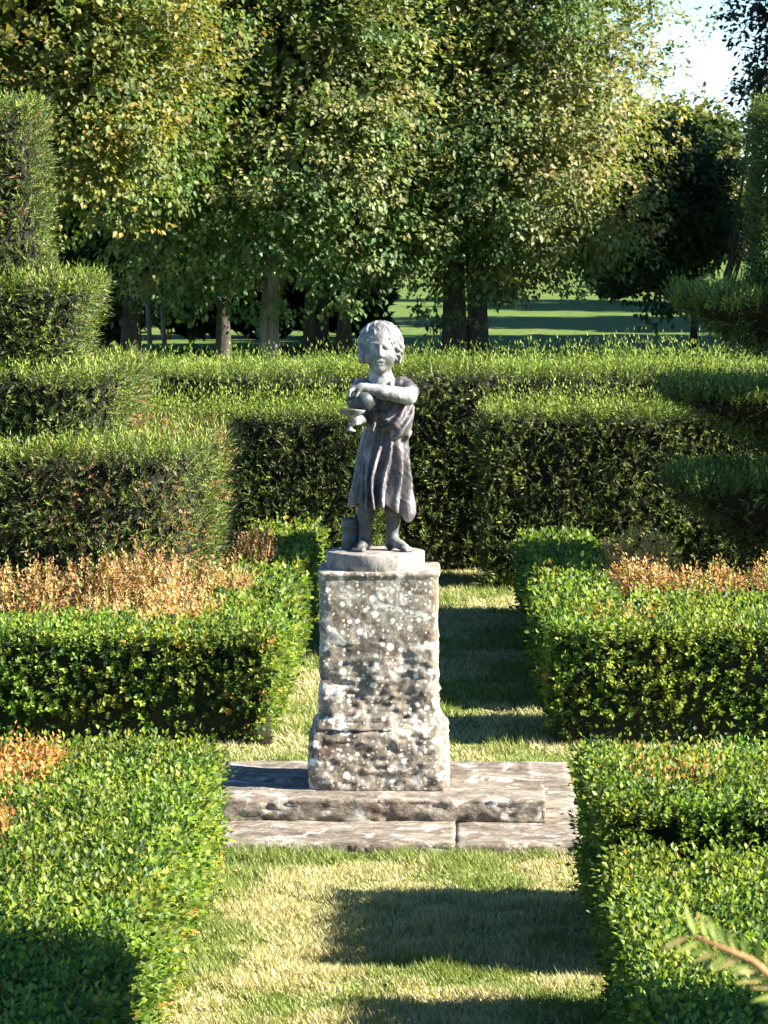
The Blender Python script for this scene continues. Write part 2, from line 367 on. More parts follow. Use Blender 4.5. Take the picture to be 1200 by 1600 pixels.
def box_hedge(label, x0, x1, y0, y1, h, dens, leafL, bronze=None, group='low clipped box hedges', faces='tlrfb', far=0.12):
    root = thing('box_hedge', label, 'hedge', ((x0 + x1) / 2, (y0 + y1) / 2, 0), group)
    core_block(root, x0, x1, y0, y1, h, 0.05, M['core'])
    p, nv = box_points(x0, x1, y0, y1, 0.02, h, dens, faces)
    vis = inview(p) | (RNG.random(len(p)) < far)
    p = p[vis]; nv = nv[vis]; big = np.where(inview(p), 1.0, 2.0)
    und = fbm(p, 2.6, 3, 5.0) * 0.022 + fbm(p, 9, 2, 9.0) * 0.012
    # the shorn edge is slightly rounded and the foot of the hedge is thinner
    edge = np.minimum.reduce([np.abs(p[:, 0] - x0) + (np.abs(nv[:, 0]) > .5) * 9, np.abs(p[:, 0] - x1) + (np.abs(nv[:, 0]) > .5) * 9,
                              np.abs(p[:, 1] - y0) + (np.abs(nv[:, 1]) > .5) * 9, np.abs(p[:, 2] - h) + (nv[:, 2] > .5) * 9])
    rim = np.clip(1 - edge / 0.07, 0, 1) ** 2 * 0.03
    low = (np.abs(nv[:, 2]) < .5) & (p[:, 2] < 0.13)
    keep = ~(low & (RNG.random(len(p)) < 0.30))
    p, nv, und, rim, big, low = p[keep], nv[keep], und[keep], rim[keep], big[keep], low[keep]
    istop = nv[:, 2] > .5
    depth = RNG.random(len(p)) ** 1.6 * np.where(istop, .035, 0.055); und = und * np.where(istop, .6, 1.0)
    p = p + nv * (und - rim - depth - 0.03)[:, None] - np.where(low, 0.03, 0)[:, None] * nv
    N = len(p)
    cols = pick(PAL_BOX, N)
    tone = fbm(p, 3.0, 3, 21.0)[:, None]
    cols = cols * (1 + 0.30 * tone) * (1 + .14 * vnoise(p, 14, 2.)[:, None])
    cols[:, 0:1] *= (1 + 0.18 * fbm(p, 4.5, 2, 33.0)[:, None])
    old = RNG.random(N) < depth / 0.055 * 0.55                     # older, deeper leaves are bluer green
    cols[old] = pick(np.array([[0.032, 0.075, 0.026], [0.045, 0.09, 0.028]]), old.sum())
    yl = RNG.random(N) < 0.012; cols[yl] = pick(np.array([[0.33, 0.26, 0.05], [0.40, 0.22, 0.06]]), yl.sum())
    if bronze is not None:
        bm = bronze(p); hit = RNG.random(N) < bm; cols[hit] = pick(BRONZE, hit.sum())
    Ls = (0.045 + 0.035 * RNG.random(N)) * (1 + 0.9 * (RNG.random(N) < 0.05)) * np.sqrt(big)
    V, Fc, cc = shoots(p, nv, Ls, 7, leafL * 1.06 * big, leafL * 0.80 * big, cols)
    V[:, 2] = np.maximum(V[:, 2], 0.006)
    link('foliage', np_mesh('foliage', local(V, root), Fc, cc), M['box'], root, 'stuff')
    return root

def blob(cx, cy, cz, rx, ry):
    return lambda p: np.clip(1.3 - ((p[:, 0] - cx) / rx) ** 2 - ((p[:, 1] - cy) / ry) ** 2 + 0.5 * fbm(p, 7, 2, 60.), 0, 0.95)
def anyof(*fs):
    return lambda p: np.maximum.reduce([f(p) for f in fs])

box_hedge('low box hedge with bronzed patches left of the path, nearest the camera', -2.7, -0.80, 4.6, 12.2, 0.54, 1900, 0.0195,
          anyof(blob(-1.45, 11.7, 0, .17, .5), blob(-1.38, 10.4, 0, .08, .4), lambda p: 0.10 * (p[:, 0] > -0.87) * (p[:, 2] < 0.2)))
box_hedge('low box hedge at the lower right corner, shaded at its near end', 0.50, 2.6, 4.6, 10.34, 0.49, 1900, 0.0195,
          blob(1.0, 9.6, 0, .0001, .0001))
box_hedge('short block of box hedge beside the right end of the stone steps', 0.50, 2.6, 10.85, 12.08, 0.55, 1900, 0.0195,
          lambda p: blob(0.78, 11.5, 0, .16, .35)(p) * 0.4)
box_hedge('box hedge crossing in front of the left orange shrubs, its front face dark', -3.2, -0.755, 15.68, 16.55, 0.5, 1500, 0.022,
          anyof(lambda p: (0.12 * (p[:, 0] > -1.02) * (p[:, 2] < 0.25) * (p[:, 1] < 15.9)), lambda p: .8 * blob(-1.3, 16.45, 0, .2, .25)(p)))
box_hedge('box hedge strip running back along the path behind the pedestal, left side', -1.14, -0.755, 16.55, 21.4, 0.5, 850, 0.03,
          lambda p: blob(-1.1, 20.3, 0, .12, .5)(p) * 0.7)
box_hedge('box hedge crossing in front of the right orange shrubs', 0.49, 3.2, 15.72, 16.50, 0.53, 1500, 0.022,
          lambda p: blob(0.85, 16.3, 0, .2, .3)(p) * 0.35)
box_hedge('box hedge strip running back along the right side of the far path', 0.49, 0.90, 16.86, 21.25, 0.48, 850, 0.03)
box_hedge('box hedge strip under the tiered yew on the right, closing its bed', 0.95, 4.2, 17.0, 17.55, 0.49, 900, 0.028)

# ------------------------------------------------------------------ yew
def yew_foliage(root, p, nv, tipz=None, needle=0.028, k=7, brown=None, tipfrac=0.85, tiplen=0.17, mat='yew', width=0.0085):
    N = len(p); big = np.where(inview(p), 1.0, 2.3)
    depth = RNG.random(N) ** 1.5 * 0.06
    q = p + nv * (fbm(p, 2.2, 3, 5.0) * 0.035 + fbm(p, 7.5, 2, 9.0) * 0.03 - depth - 0.02)[:, None]
    cols = pick(PAL_YEW, N) * (1 + 0.35 * fbm(p, 3.0, 3, 70.0)[:, None])
    Ls = 0.06 + 0.05 * RNG.random(N)
    top = nv[:, 2] > 0.6
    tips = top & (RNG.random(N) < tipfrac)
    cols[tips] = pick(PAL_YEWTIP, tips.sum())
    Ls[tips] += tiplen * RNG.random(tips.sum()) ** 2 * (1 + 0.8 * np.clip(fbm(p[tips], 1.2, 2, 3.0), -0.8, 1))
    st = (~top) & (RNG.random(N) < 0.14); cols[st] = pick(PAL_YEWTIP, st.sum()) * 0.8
    if brown is not None:
        hit = RNG.random(N) < brown(p); cols[hit] = pick(np.array([[0.28, 0.15, 0.06], [0.22, 0.12, 0.06], [0.17, 0.13, 0.05]]), hit.sum())
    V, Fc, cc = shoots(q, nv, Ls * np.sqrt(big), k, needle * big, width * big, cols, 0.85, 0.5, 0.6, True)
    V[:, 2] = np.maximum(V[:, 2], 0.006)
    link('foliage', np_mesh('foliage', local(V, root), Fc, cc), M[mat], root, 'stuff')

def yew_hedge(label, x0, x1, y0, y1, h, dens, hidden=None, **kw):
    root = thing('yew_hedge', label, 'hedge', ((x0 + x1) / 2, (y0 + y1) / 2, 0), 'tall clipped yew hedges behind the garden')
    core_block(root, x0, x1, y0, y1, h, 0.05, M['yewcore'], 0.03, 0.09)
    p, nv = box_points(x0, x1, y0, y1, 0.02, h, dens)
    v_ = inview(p) | (RNG.random(len(p)) < 0.10)
    if hidden is not None: v_ &= ~hidden(p) | (RNG.random(len(p)) < 0.08)
    v_ &= (nv[:, 1] < .5) | (RNG.random(len(p)) < 0.25)
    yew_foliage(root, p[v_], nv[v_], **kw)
    return root
yew_hedge('dark clipped yew hedge behind the statue, nearer row, left of the gap', -5.2, -0.40, 22.45, 23.05, 1.15, 1900)
yew_hedge('dark clipped yew hedge nearer row, right of the gap in line with the path', 0.28, 5.2, 22.45, 23.05, 1.15, 1900)
yew_hedge('tall yew hedge of the farther row, its top level with the statue head', -4.6, 5.4, 23.72, 24.7, 1.36, 1550, hidden=lambda p: (p[:, 2] < 1.0) & ((p[:, 0] < -.75) | (p[:, 0] > .6)))

def superquad(cx, cy, z0, z1, r0, r1, n_, e=4.0, ky=1.0):
    """points + normals on a rounded-square drum (r0 at the bottom, r1 at the top)"""
    Hh = z1 - z0; rm = (r0 + r1) / 2
    ns = int(n_ * 7.2 * rm * Hh); nc = int(n_ * 3.6 * r1 * r1)
    th = RNG.random(ns) * 2 * np.pi; t = RNG.random(ns); r = r0 + (r1 - r0) * t
    k_ = (np.abs(np.cos(th)) ** e + np.abs(np.sin(th)) ** e) ** (-1 / e)
    ps = np.stack([cx + r * k_ * np.cos(th), cy + ky * r * k_ * np.sin(th), z0 + Hh * t], -1)
    gx = np.sign(np.cos(th)) * np.abs(np.cos(th) * k_) ** (e - 1); gy = np.sign(np.sin(th)) * np.abs(np.sin(th) * k_) ** (e - 1)
    nsv = unit(np.stack([gx, gy / ky, np.full(ns, -(r1 - r0) / Hh)], -1))
    out = [ps]; nn = [nsv]
    for zz, rr, sg in ((z1, r1, 1), (z0, r0, -1)):
        m_ = nc if sg > 0 else int(nc * 0.5 * (r0 / r1) ** 2)
        u = rnd(m_ * 2, 2); u = u[(np.abs(u[:, 0]) ** e + np.abs(u[:, 1]) ** e) < 1][:m_]
        out.append(np.stack([cx + rr * u[:, 0], cy + ky * rr * u[:, 1], np.full(len(u), zz)], -1)); nn.append(np.broadcast_to(np.array([0, 0, float(sg)]), (len(u), 3)))
    return np.concatenate(out), np.concatenate(nn)
def drum_mesh(cx, cy, z0, z1, r0, r1, e=4.0, seg=40, rings=6, ky=1.0):
    V = []; an = np.linspace(0, 2 * np.pi, seg, endpoint=False)
    k_ = (np.abs(np.cos(an)) ** e + np.abs(np.sin(an)) ** e) ** (-1 / e)
    for i in range(rings + 1):
        t = i / rings; r = r0 + (r1 - r0) * t
        V.append(np.stack([cx + r * k_ * np.cos(an), cy + ky * r * k_ * np.sin(an), np.full(seg, z0 + (z1 - z0) * t)], -1))
    V = np.concatenate(V); Fs = []
    for i in range(rings):
        for j in range(seg):
            a_, b_ = i * seg + j, i * seg + (j + 1) % seg
            Fs += [(a_, b_, b_ + seg), (a_, b_ + seg, a_ + seg)]
    c0 = len(V); V = np.concatenate([V, [[cx, cy, z0], [cx, cy, z1]]])
    for j in range(seg):
        Fs += [(j, c0, (j + 1) % seg), (rings * seg + j, rings * seg + (j + 1) % seg, c0 + 1)]
    V = V + np.stack([fbm(V, 4, 2, 2.), fbm(V, 4, 2, 30.), fbm(V, 4, 2, 60.)], -1) * 0.03
    return V, np.array(Fs), None
def topiary(label, cx, cy, tiers, dens, brown=None, ky=1.0):
    root = thing('tiered_topiary', label, 'topiary', (cx, cy, 0), 'tiered yew topiaries')
    V, Fc, _ = tube([(cx, cy, 0), (cx + .02, cy, tiers[-1][0] + .3)], [0.09, 0.05], 10)
    link('trunk', np_mesh('trunk', local(V, root), Fc, None, True), M['bark'], root)
    for z0, z1, r0, r1, e in tiers:
        V, Fc, _ = drum_mesh(cx, cy, z0 + .05, z1 - .05, r0 - .06, r1 - .06, e, ky=ky)
        t = link('clipped_tier', np_mesh('clipped_tier', local(V, root), Fc), M['yewcore'], root)
        p, nv = superquad(cx, cy, z0, z1, r0, r1, dens, e, ky)
        v_ = (inview(p) & ((nv[:, 1] < 0.5) | (RNG.random(len(p)) < .10))) | (RNG.random(len(p)) < 0.06)
        yew_foliage(t, p[v_], nv[v_], brown=brown, tipfrac=0.6, tiplen=0.05)
        for ch in t.children: ch.data.transform(__import__('mathutils').Matrix.Translation((-cx, -cy, 0)))
    return root
topiary('tiered yew topiary on the left, sunlit column above three broad tiers', -2.52, 19.3,
        [(0.30, 1.19, 1.26, 1.31, 6), (1.22, 1.57, 0.76, 0.82, 6), (1.62, 2.06, 0.50, 0.63, 5), (2.02, 3.05, 0.32, 0.29, 5)], 1700,
        lambda p: np.clip(0.05 + .08 * (p[:, 2] < 1.25) + 0.35 * fbm(p, 1.6, 3, 90.), 0, 0.5))
topiary('dark tiered yew topiary at the right edge, thin shelves under a broad column', 2.55, 19.05,
        [(0.62, 1.00, .86, 1.30, 4), (1.16, 1.48, .72, 1.34, 4), (1.70, 1.99, .80, 1.28, 4), (2.02, 3.00, 0.78, 0.84, 5)], 1250,
        None, ky=.46)

# ------------------------------------------------------------------ bronze shrubs in the beds
def shrub(name, label, cat, x, y, r, h, n_, pal, leafL, mat, group, trunks=9, zb=0.12):
    root = thing(name, label, cat, (x, y, 0), group)
    parts = []
    for i in range(trunks):
        a_ = i * 2.4; rr = r * (0.35 + 0.6 * random.random()); tip = (x + rr * math.cos(a_), y + rr * math.sin(a_), h * (0.75 + .25 * random.random()))
        parts.append(tube([(x + .02 * math.cos(a_), y + .02 * math.sin(a_), 0), ((x * 2 + tip[0]) / 3, (y * 2 + tip[1]) / 3, h * .4), tip], [0.008, 0.006, 0.002], 5))
    V, Fc, _ = merge(parts); link('stems', np_mesh('stems', local(V, root), Fc, None, True), M['twig'], root)
    u = unit(rnd(n_, 3)) * (RNG.random((n_, 1)) ** 0.4); p = np.stack([x + u[:, 0] * r, y + u[:, 1] * r, zb + (h - zb) * (0.5 + 0.5 * u[:, 2])], -1)
    p += 0.12 * r * np.stack([fbm(p, 9, 2, 1.), fbm(p, 9, 2, 31.), fbm(p, 9, 2, 61.)], -1)
    vis = inview(p, 150) | (RNG.random(n_) < .15); p = p[vis]; u = u[vis]
    cols = pick(pal, len(p)) * (1 + .25 * fbm(p, 6, 2, 8.)[:, None])
    V, Fc, cc = shoots(p, u * np.array([1, 1, .4]), 0.05 + .05 * RNG.random(len(p)), 7, leafL, leafL * .5, cols, .9, .9)
    V[:, 2] = np.maximum(V[:, 2], 0.006)
    link('foliage', np_mesh('foliage', local(V, root), Fc, cc), M[mat], root, 'stuff')
    return root
PAL_OR = np.array([[0.46, 0.26, 0.13], [0.52, 0.34, 0.17], [0.40, 0.22, 0.11], [0.50, 0.38, 0.18], [0.33, 0.19, 0.10], [0.20, 0.20, 0.06]])
PAL_TAN = np.array([[0.42, 0.29, 0.12], [0.50, 0.36, 0.14], [0.34, 0.22, 0.10], [0.40, 0.34, 0.12]])
PAL_BRN = np.array([[0.22, 0.13, 0.07], [0.30, 0.19, 0.10], [0.16, 0.10, 0.06]])
G = 'bronzed shrubs in the beds'
shrub('bronze_shrub', 'orange dried shrub at the left picture edge, below the tiered yew', 'shrub', -2.15, 17.3, .30, .68, 720, PAL_OR, .024, 'dry', G)
shrub('bronze_shrub', 'small orange dried shrub, second from the left picture edge', 'shrub', -1.78, 17.4, .20, .70, 480, PAL_OR, .024, 'dry', G)
shrub('bronze_shrub', 'tallest orange dried shrub of the left bed, below the yew corner', 'shrub', -1.50, 17.45, .27, .74, 720, PAL_OR, .024, 'dry', G)
shrub('bronze_shrub', 'pale orange dried shrub spilling onto the box hedge, left bed', 'shrub', -1.28, 16.72, .24, .60, 800, PAL_OR[[1, 3, 0]], .024, 'dry', G)
shrub('bronze_shrub', 'orange dried shrub nearest the path in the left bed', 'shrub', -1.14, 17.6, .19, .66, 560, PAL_OR, .024, 'dry', G)
shrub('bronze_shrub', 'low yellow-tan shrub behind the left crossing box hedge', 'shrub', -1.66, 16.85, .15, .55, 330, PAL_OR[[1, 3]], .024, 'dry', G)
shrub('bronze_shrub', 'brown withered twiggy clump at the inner end of the left bed', 'shrub', -1.03, 18.9, .13, .70, 360, PAL_BRN, .022, 'dry', G)
shrub('bronze_shrub', 'tan rounded shrub left of the dark tiered yew in the right bed', 'shrub', 1.06, 18.72, .21, .74, 700, PAL_TAN, .022, 'dry', G)
shrub('bronze_shrub', 'orange low shrub nearest the path in the right bed', 'shrub', 1.06, 18.2, .2, .60, 640, PAL_OR, .024, 'dry', G)
shrub('bronze_shrub', 'orange low shrub in the middle of the right bed', 'shrub', 1.42, 18.0, .2, .60, 640, PAL_OR, .024, 'dry', G)
shrub('bronze_shrub', 'orange low shrub at the right picture edge', 'shrub', 1.78, 18.0, .22, .63, 640, PAL_OR, .024, 'dry', G)

# ------------------------------------------------------------------ stone steps and pedestal
def rough_block(name, x0, x1, y0, y1, z0, z1, step, r, amp, mat, parent, seed=0.0, chip=0.0, flatbottom=True):
    V, q = grid_box(x0, x1, y0, y1, z0, z1, step)
    Vr, nrm = round_box(V, (x0, y0, z0), (x1, y1, z1), r)
    # flat faces: face normal
    eps = 1e-6
    nf = np.zeros_like(V)
    nf[:, 0] = (V[:, 0] > x1 - eps) * 1. - (V[:, 0] < x0 + eps); nf[:, 1] = (V[:, 1] > y1 - eps) * 1. - (V[:, 1] < y0 + eps); nf[:, 2] = (V[:, 2] > z1 - eps) * 1. - (V[:, 2] < z0 + eps)
    nf = unit(nf)
    dsp = fbm(V, 7, 4, seed) * amp + fbm(V, 32, 3, seed + 50) * amp * 0.6 - np.clip(fbm(V * np.array([.5, 1, 2.2]), 24, 3, seed + 31), 0, 1) * .010 * (np.abs(nf[:, 1]) > .9)
    if chip:
        edge = (np.abs(nf) > 0.3).sum(1) >= 2
        lay = np.zeros(len(V))
        e1 = np.minimum(V[:, 2] - z0, z1 - V[:, 2]); e2 = np.minimum(V[:, 1] - y0, y1 - V[:, 1]); e3 = np.minimum(V[:, 0] - x0, x1 - V[:, 0])
        ee = np.maximum(e1, e2)
        dsp = dsp - np.clip(fbm(V, 11, 3, seed + 9) + 0.15, 0, 1) * chip * np.exp(-ee / 0.018)
    V2 = Vr + nf * dsp[:, None]
    if flatbottom: V2[V[:, 2] < z0 + eps, 2] = z0
    ctr = np.array(parent.location) if parent is not None else 0
    return link(name, np_mesh(name, V2 - ctr, q, None, True), mat, parent)
steps = thing('stone_steps', 'two low weathered stone steps carrying the pedestal across the path', 'steps', (-0.25, 13.9, 0))
for nm, a0, a1, b0, b1, c0, c1, st, sd in (
        ('lower_slab', -1.06, 0.0555, 12.96, 13.78, -0.02, 0.052, 0.019, 1.0), ('lower_slab', 0.058, 0.54, 12.975, 13.78, -0.02, 0.047, 0.019, 4.0),
        ('lower_slab', -1.06, -0.30, 13.79, 14.95, -0.02, 0.046, 0.05, 7.0), ('lower_slab', -0.292, 0.55, 13.788, 15.0, -0.02, 0.049, 0.028, 9.0),
        ('upper_slab', -0.91, 0.415, 13.43, 13.92, 0.046, 0.139, 0.013, 13.0), ('upper_slab', -0.90, -0.30, 13.926, 14.43, 0.043, 0.138, 0.024, 23.0),
        ('upper_slab', -0.294, 0.38, 13.926, 14.42, 0.045, 0.141, 0.022, 29.0)):
    rough_block(nm, a0, a1, b0, b1, c0, c1, st, 0.003, 0.0035, M['slab'], steps, sd, 0.036)

ped = thing('stone_pedestal', 'square weathered stone pedestal spotted with white lichen under the statue', 'pedestal', (-0.25, 13.90, 0.139))
PX = -0.25
# one profile of widths from foot to top: plinth block, worn moulding, shaft, thin cap edge
def ped_part(name, prof, seed, amp, step=0.0085):
    zs = [p_[0] for p_ in prof]
    V, q = grid_box(-1, 1, -1, 1, 0, 1, 1.0)
    nseg = int(0.5 / step); n_z = max(2, int((zs[-1] - zs[0]) / step))
    s = np.linspace(-1, 1, nseg)
    ring = np.concatenate([np.stack([s[:-1], -np.ones(nseg - 1)], -1), np.stack([np.ones(nseg - 1), s[:-1]], -1), np.stack([-s[:-1], np.ones(nseg - 1)], -1), np.stack([-np.ones(nseg - 1), -s[:-1]], -1)])
    nr = unit(np.sign(ring) * np.abs(ring) ** 14)
    e_ = 16.0; kk = (np.abs(ring[:, 0]) ** e_ + np.abs(ring[:, 1]) ** e_) ** (-1 / e_); ringr = ring * kk[:, None]
    zz = np.linspace(zs[0], zs[-1], n_z); hw = np.interp(zz, zs, [p_[1] for p_ in prof]); hd = np.interp(zz, zs, [p_[2] for p_ in prof]); rg = np.interp(zz, zs, [p_[3] for p_ in prof])
    P = np.zeros((n_z, len(ring), 3)); P[..., 0] = ringr[None, :, 0] * hw[:, None]; P[..., 1] = ringr[None, :, 1] * hd[:, None]; P[..., 2] = zz[:, None]
    N3 = np.zeros_like(P); N3[..., :2] = nr[None]
    flat = P.reshape(-1, 3); R_ = np.repeat(rg, len(ring))
    warp = flat * np.array([1, 1, 1.5])
    d_ = fbm(warp, 9, 5, seed) * amp * (0.06 + .42 * R_ ** 1.5) + fbm(flat, 38, 3, seed + 4) * 0.003 * (0.25 + R_)
    ridg = (1 - np.abs(fbm(warp * np.array([.6, .6, 1.6]), 14, 3, seed + 70))) ** 3
    d_ = d_ + (ridg - .5) * 0.009 * R_ ** 1.2
    corner = np.repeat(np.clip((np.abs(ring).min(1) - .8) / .2, 0, 1)[None], n_z, 0).ravel()
    d_ = d_ - corner * np.clip(fbm(flat, 16, 3, seed + 20) + .1, 0, 1) * 0.016
    flat = flat + N3.reshape(-1, 3) * d_[:, None]
    L_ = len(ring); i, j = np.meshgrid(np.arange(n_z - 1), np.arange(L_), indexing='ij'); j2 = (j + 1) % L_
    q = np.stack([i * L_ + j, i * L_ + j2, (i + 1) * L_ + j2, (i + 1) * L_ + j], -1).reshape(-1, 4)
    # caps
    c0 = len(flat); flat = np.concatenate([flat, [[0, 0, zs[0]], [0, 0, zs[-1]]]])
    jj = np.arange(L_); q2 = np.stack([jj, np.full(L_, c0), np.full(L_, c0), (jj + 1) % L_], -1)
    capb = np.stack([jj, np.full(L_, c0), (jj + 1) % L_], -1); capt = np.stack([(n_z - 1) * L_ + jj, (n_z - 1) * L_ + (jj + 1) % L_, np.full(L_, c0 + 1)], -1)
    tri = np.concatenate([q[:, [0, 1, 2]], q[:, [0, 2, 3]], capb, capt])
    return link(name, np_mesh(name, flat, tri, None, True), M['stone'], ped)
ped_part('plinth_block', [(-.004, .279, .25, .4), (.02, .282, .253, .7), (.20, .280, .25, .9), (.225, .276, .245, 1.0), (.237, .268, .238, 1.0), (.246, .258, .232, .9)], 3.0, .017)
ped_part('shaft', [(.238, .264, .236, .9), (.258, .252, .226, 1.0), (.285, .238, .212, 1.0), (.36, .235, .207, 1.0), (.50, .235, .207, .8), (.60, .236, .208, .35), (.80, .238, .21, .15), (.852, .239, .211, .1), (.855, .245, .216, .1), (.868, .246, .217, .1), (.872, .240, .212, .1)], 8.0, .02)

# ------------------------------------------------------------------ statue (signed distance fields -> surface nets)
def surface_nets(Fv, org, h):
    s = Fv < 0; X, Y, Z = Fv.shape
    cidx = -np.ones((X - 1, Y - 1, Z - 1), dtype=np.int64)
    cnt = np.zeros((X - 1, Y - 1, Z - 1), dtype=np.int8)
    for dx in (0, 1):
        for dy in (0, 1):
            for dz in (0, 1): cnt += s[dx:X - 1 + dx, dy:Y - 1 + dy, dz:Z - 1 + dz]
    act = (cnt > 0) & (cnt < 8); I = np.argwhere(act); cidx[act] = np.arange(len(I))
    acc = np.zeros((len(I), 3)); num = np.zeros(len(I))
    for ax in range(3):
        for a_ in (0, 1):
            for b_ in (0, 1):
                o0 = [0, 0, 0]; o0[(ax + 1) % 3] = a_; o0[(ax + 2) % 3] = b_; o1 = list(o0); o1[ax] = 1
                f0 = Fv[I[:, 0] + o0[0], I[:, 1] + o0[1], I[:, 2] + o0[2]]; f1 = Fv[I[:, 0] + o1[0], I[:, 1] + o1[1], I[:, 2] + o1[2]]
                cr = (f0 < 0) != (f1 < 0); t = np.where(cr, f0 / np.where(cr, f0 - f1, 1), 0)
                pt = np.tile(np.array(o0, float), (len(I), 1)); pt[:, ax] += t
                acc += pt * cr[:, None]; num += cr
    V = (I + acc / num[:, None]) * h + np.array(org)
    Q = []
    for ax in range(3):
        b_, c_ = (ax + 1) % 3, (ax + 2) % 3
        sl0 = [slice(1, -1)] * 3; sl1 = [slice(1, -1)] * 3; sl0[ax] = slice(0, -1); sl1[ax] = slice(1, None)
        e0 = s[tuple(sl0)]; e1 = s[tuple(sl1)]; base = np.array([1, 1, 1]); base[ax] = 0
        for flip in (False, True):
            E = np.argwhere((e0 & ~e1) if not flip else (~e0 & e1)) + base
            if not len(E): continue
            def cell(db, dc):
                k_ = E.copy(); k_[:, b_] += db; k_[:, c_] += dc; return cidx[k_[:, 0], k_[:, 1], k_[:, 2]]
            qd = np.stack([cell(-1, -1), cell(0, -1), cell(0, 0), cell(-1, 0)], -1)
            Q.append(qd[:, ::-1] if flip else qd)
    return V, np.concatenate(Q)
def field(lo, hi, h):
    ax = [np.arange(lo[i], hi[i] + h, h, dtype=np.float32) for i in range(3)]
    return np.meshgrid(*ax, indexing='ij')
def ell(P, c, r):
    q = np.sqrt(((P[0] - c[0]) / r[0]) ** 2 + ((P[1] - c[1]) / r[1]) ** 2 + ((P[2] - c[2]) / r[2]) ** 2)
    return (q - 1) * min(r)
def cap(P, a_, b_, ra, rb):
    a_ = np.array(a_, np.float32); b_ = np.array(b_, np.float32); ab = b_ - a_
    t = ((P[0] - a_[0]) * ab[0] + (P[1] - a_[1]) * ab[1] + (P[2] - a_[2]) * ab[2]) / float(ab @ ab)
    t = np.clip(t, 0, 1)
    return np.sqrt((P[0] - a_[0] - t * ab[0]) ** 2 + (P[1] - a_[1] - t * ab[1]) ** 2 + (P[2] - a_[2] - t * ab[2]) ** 2) - (ra + (rb - ra) * t)
def smin(a_, b_, k_):
    h_ = np.clip(0.5 + 0.5 * (b_ - a_) / k_, 0, 1); return b_ + (a_ - b_) * h_ - k_ * h_ * (1 - h_)
def smax(a_, b_, k_): return -smin(-a_, -b_, k_)

statue = thing('child_statue', 'weathered lead statue of a standing child in a tunic with jug and cup', 'statue', (-0.245, 13.90, 1.078))
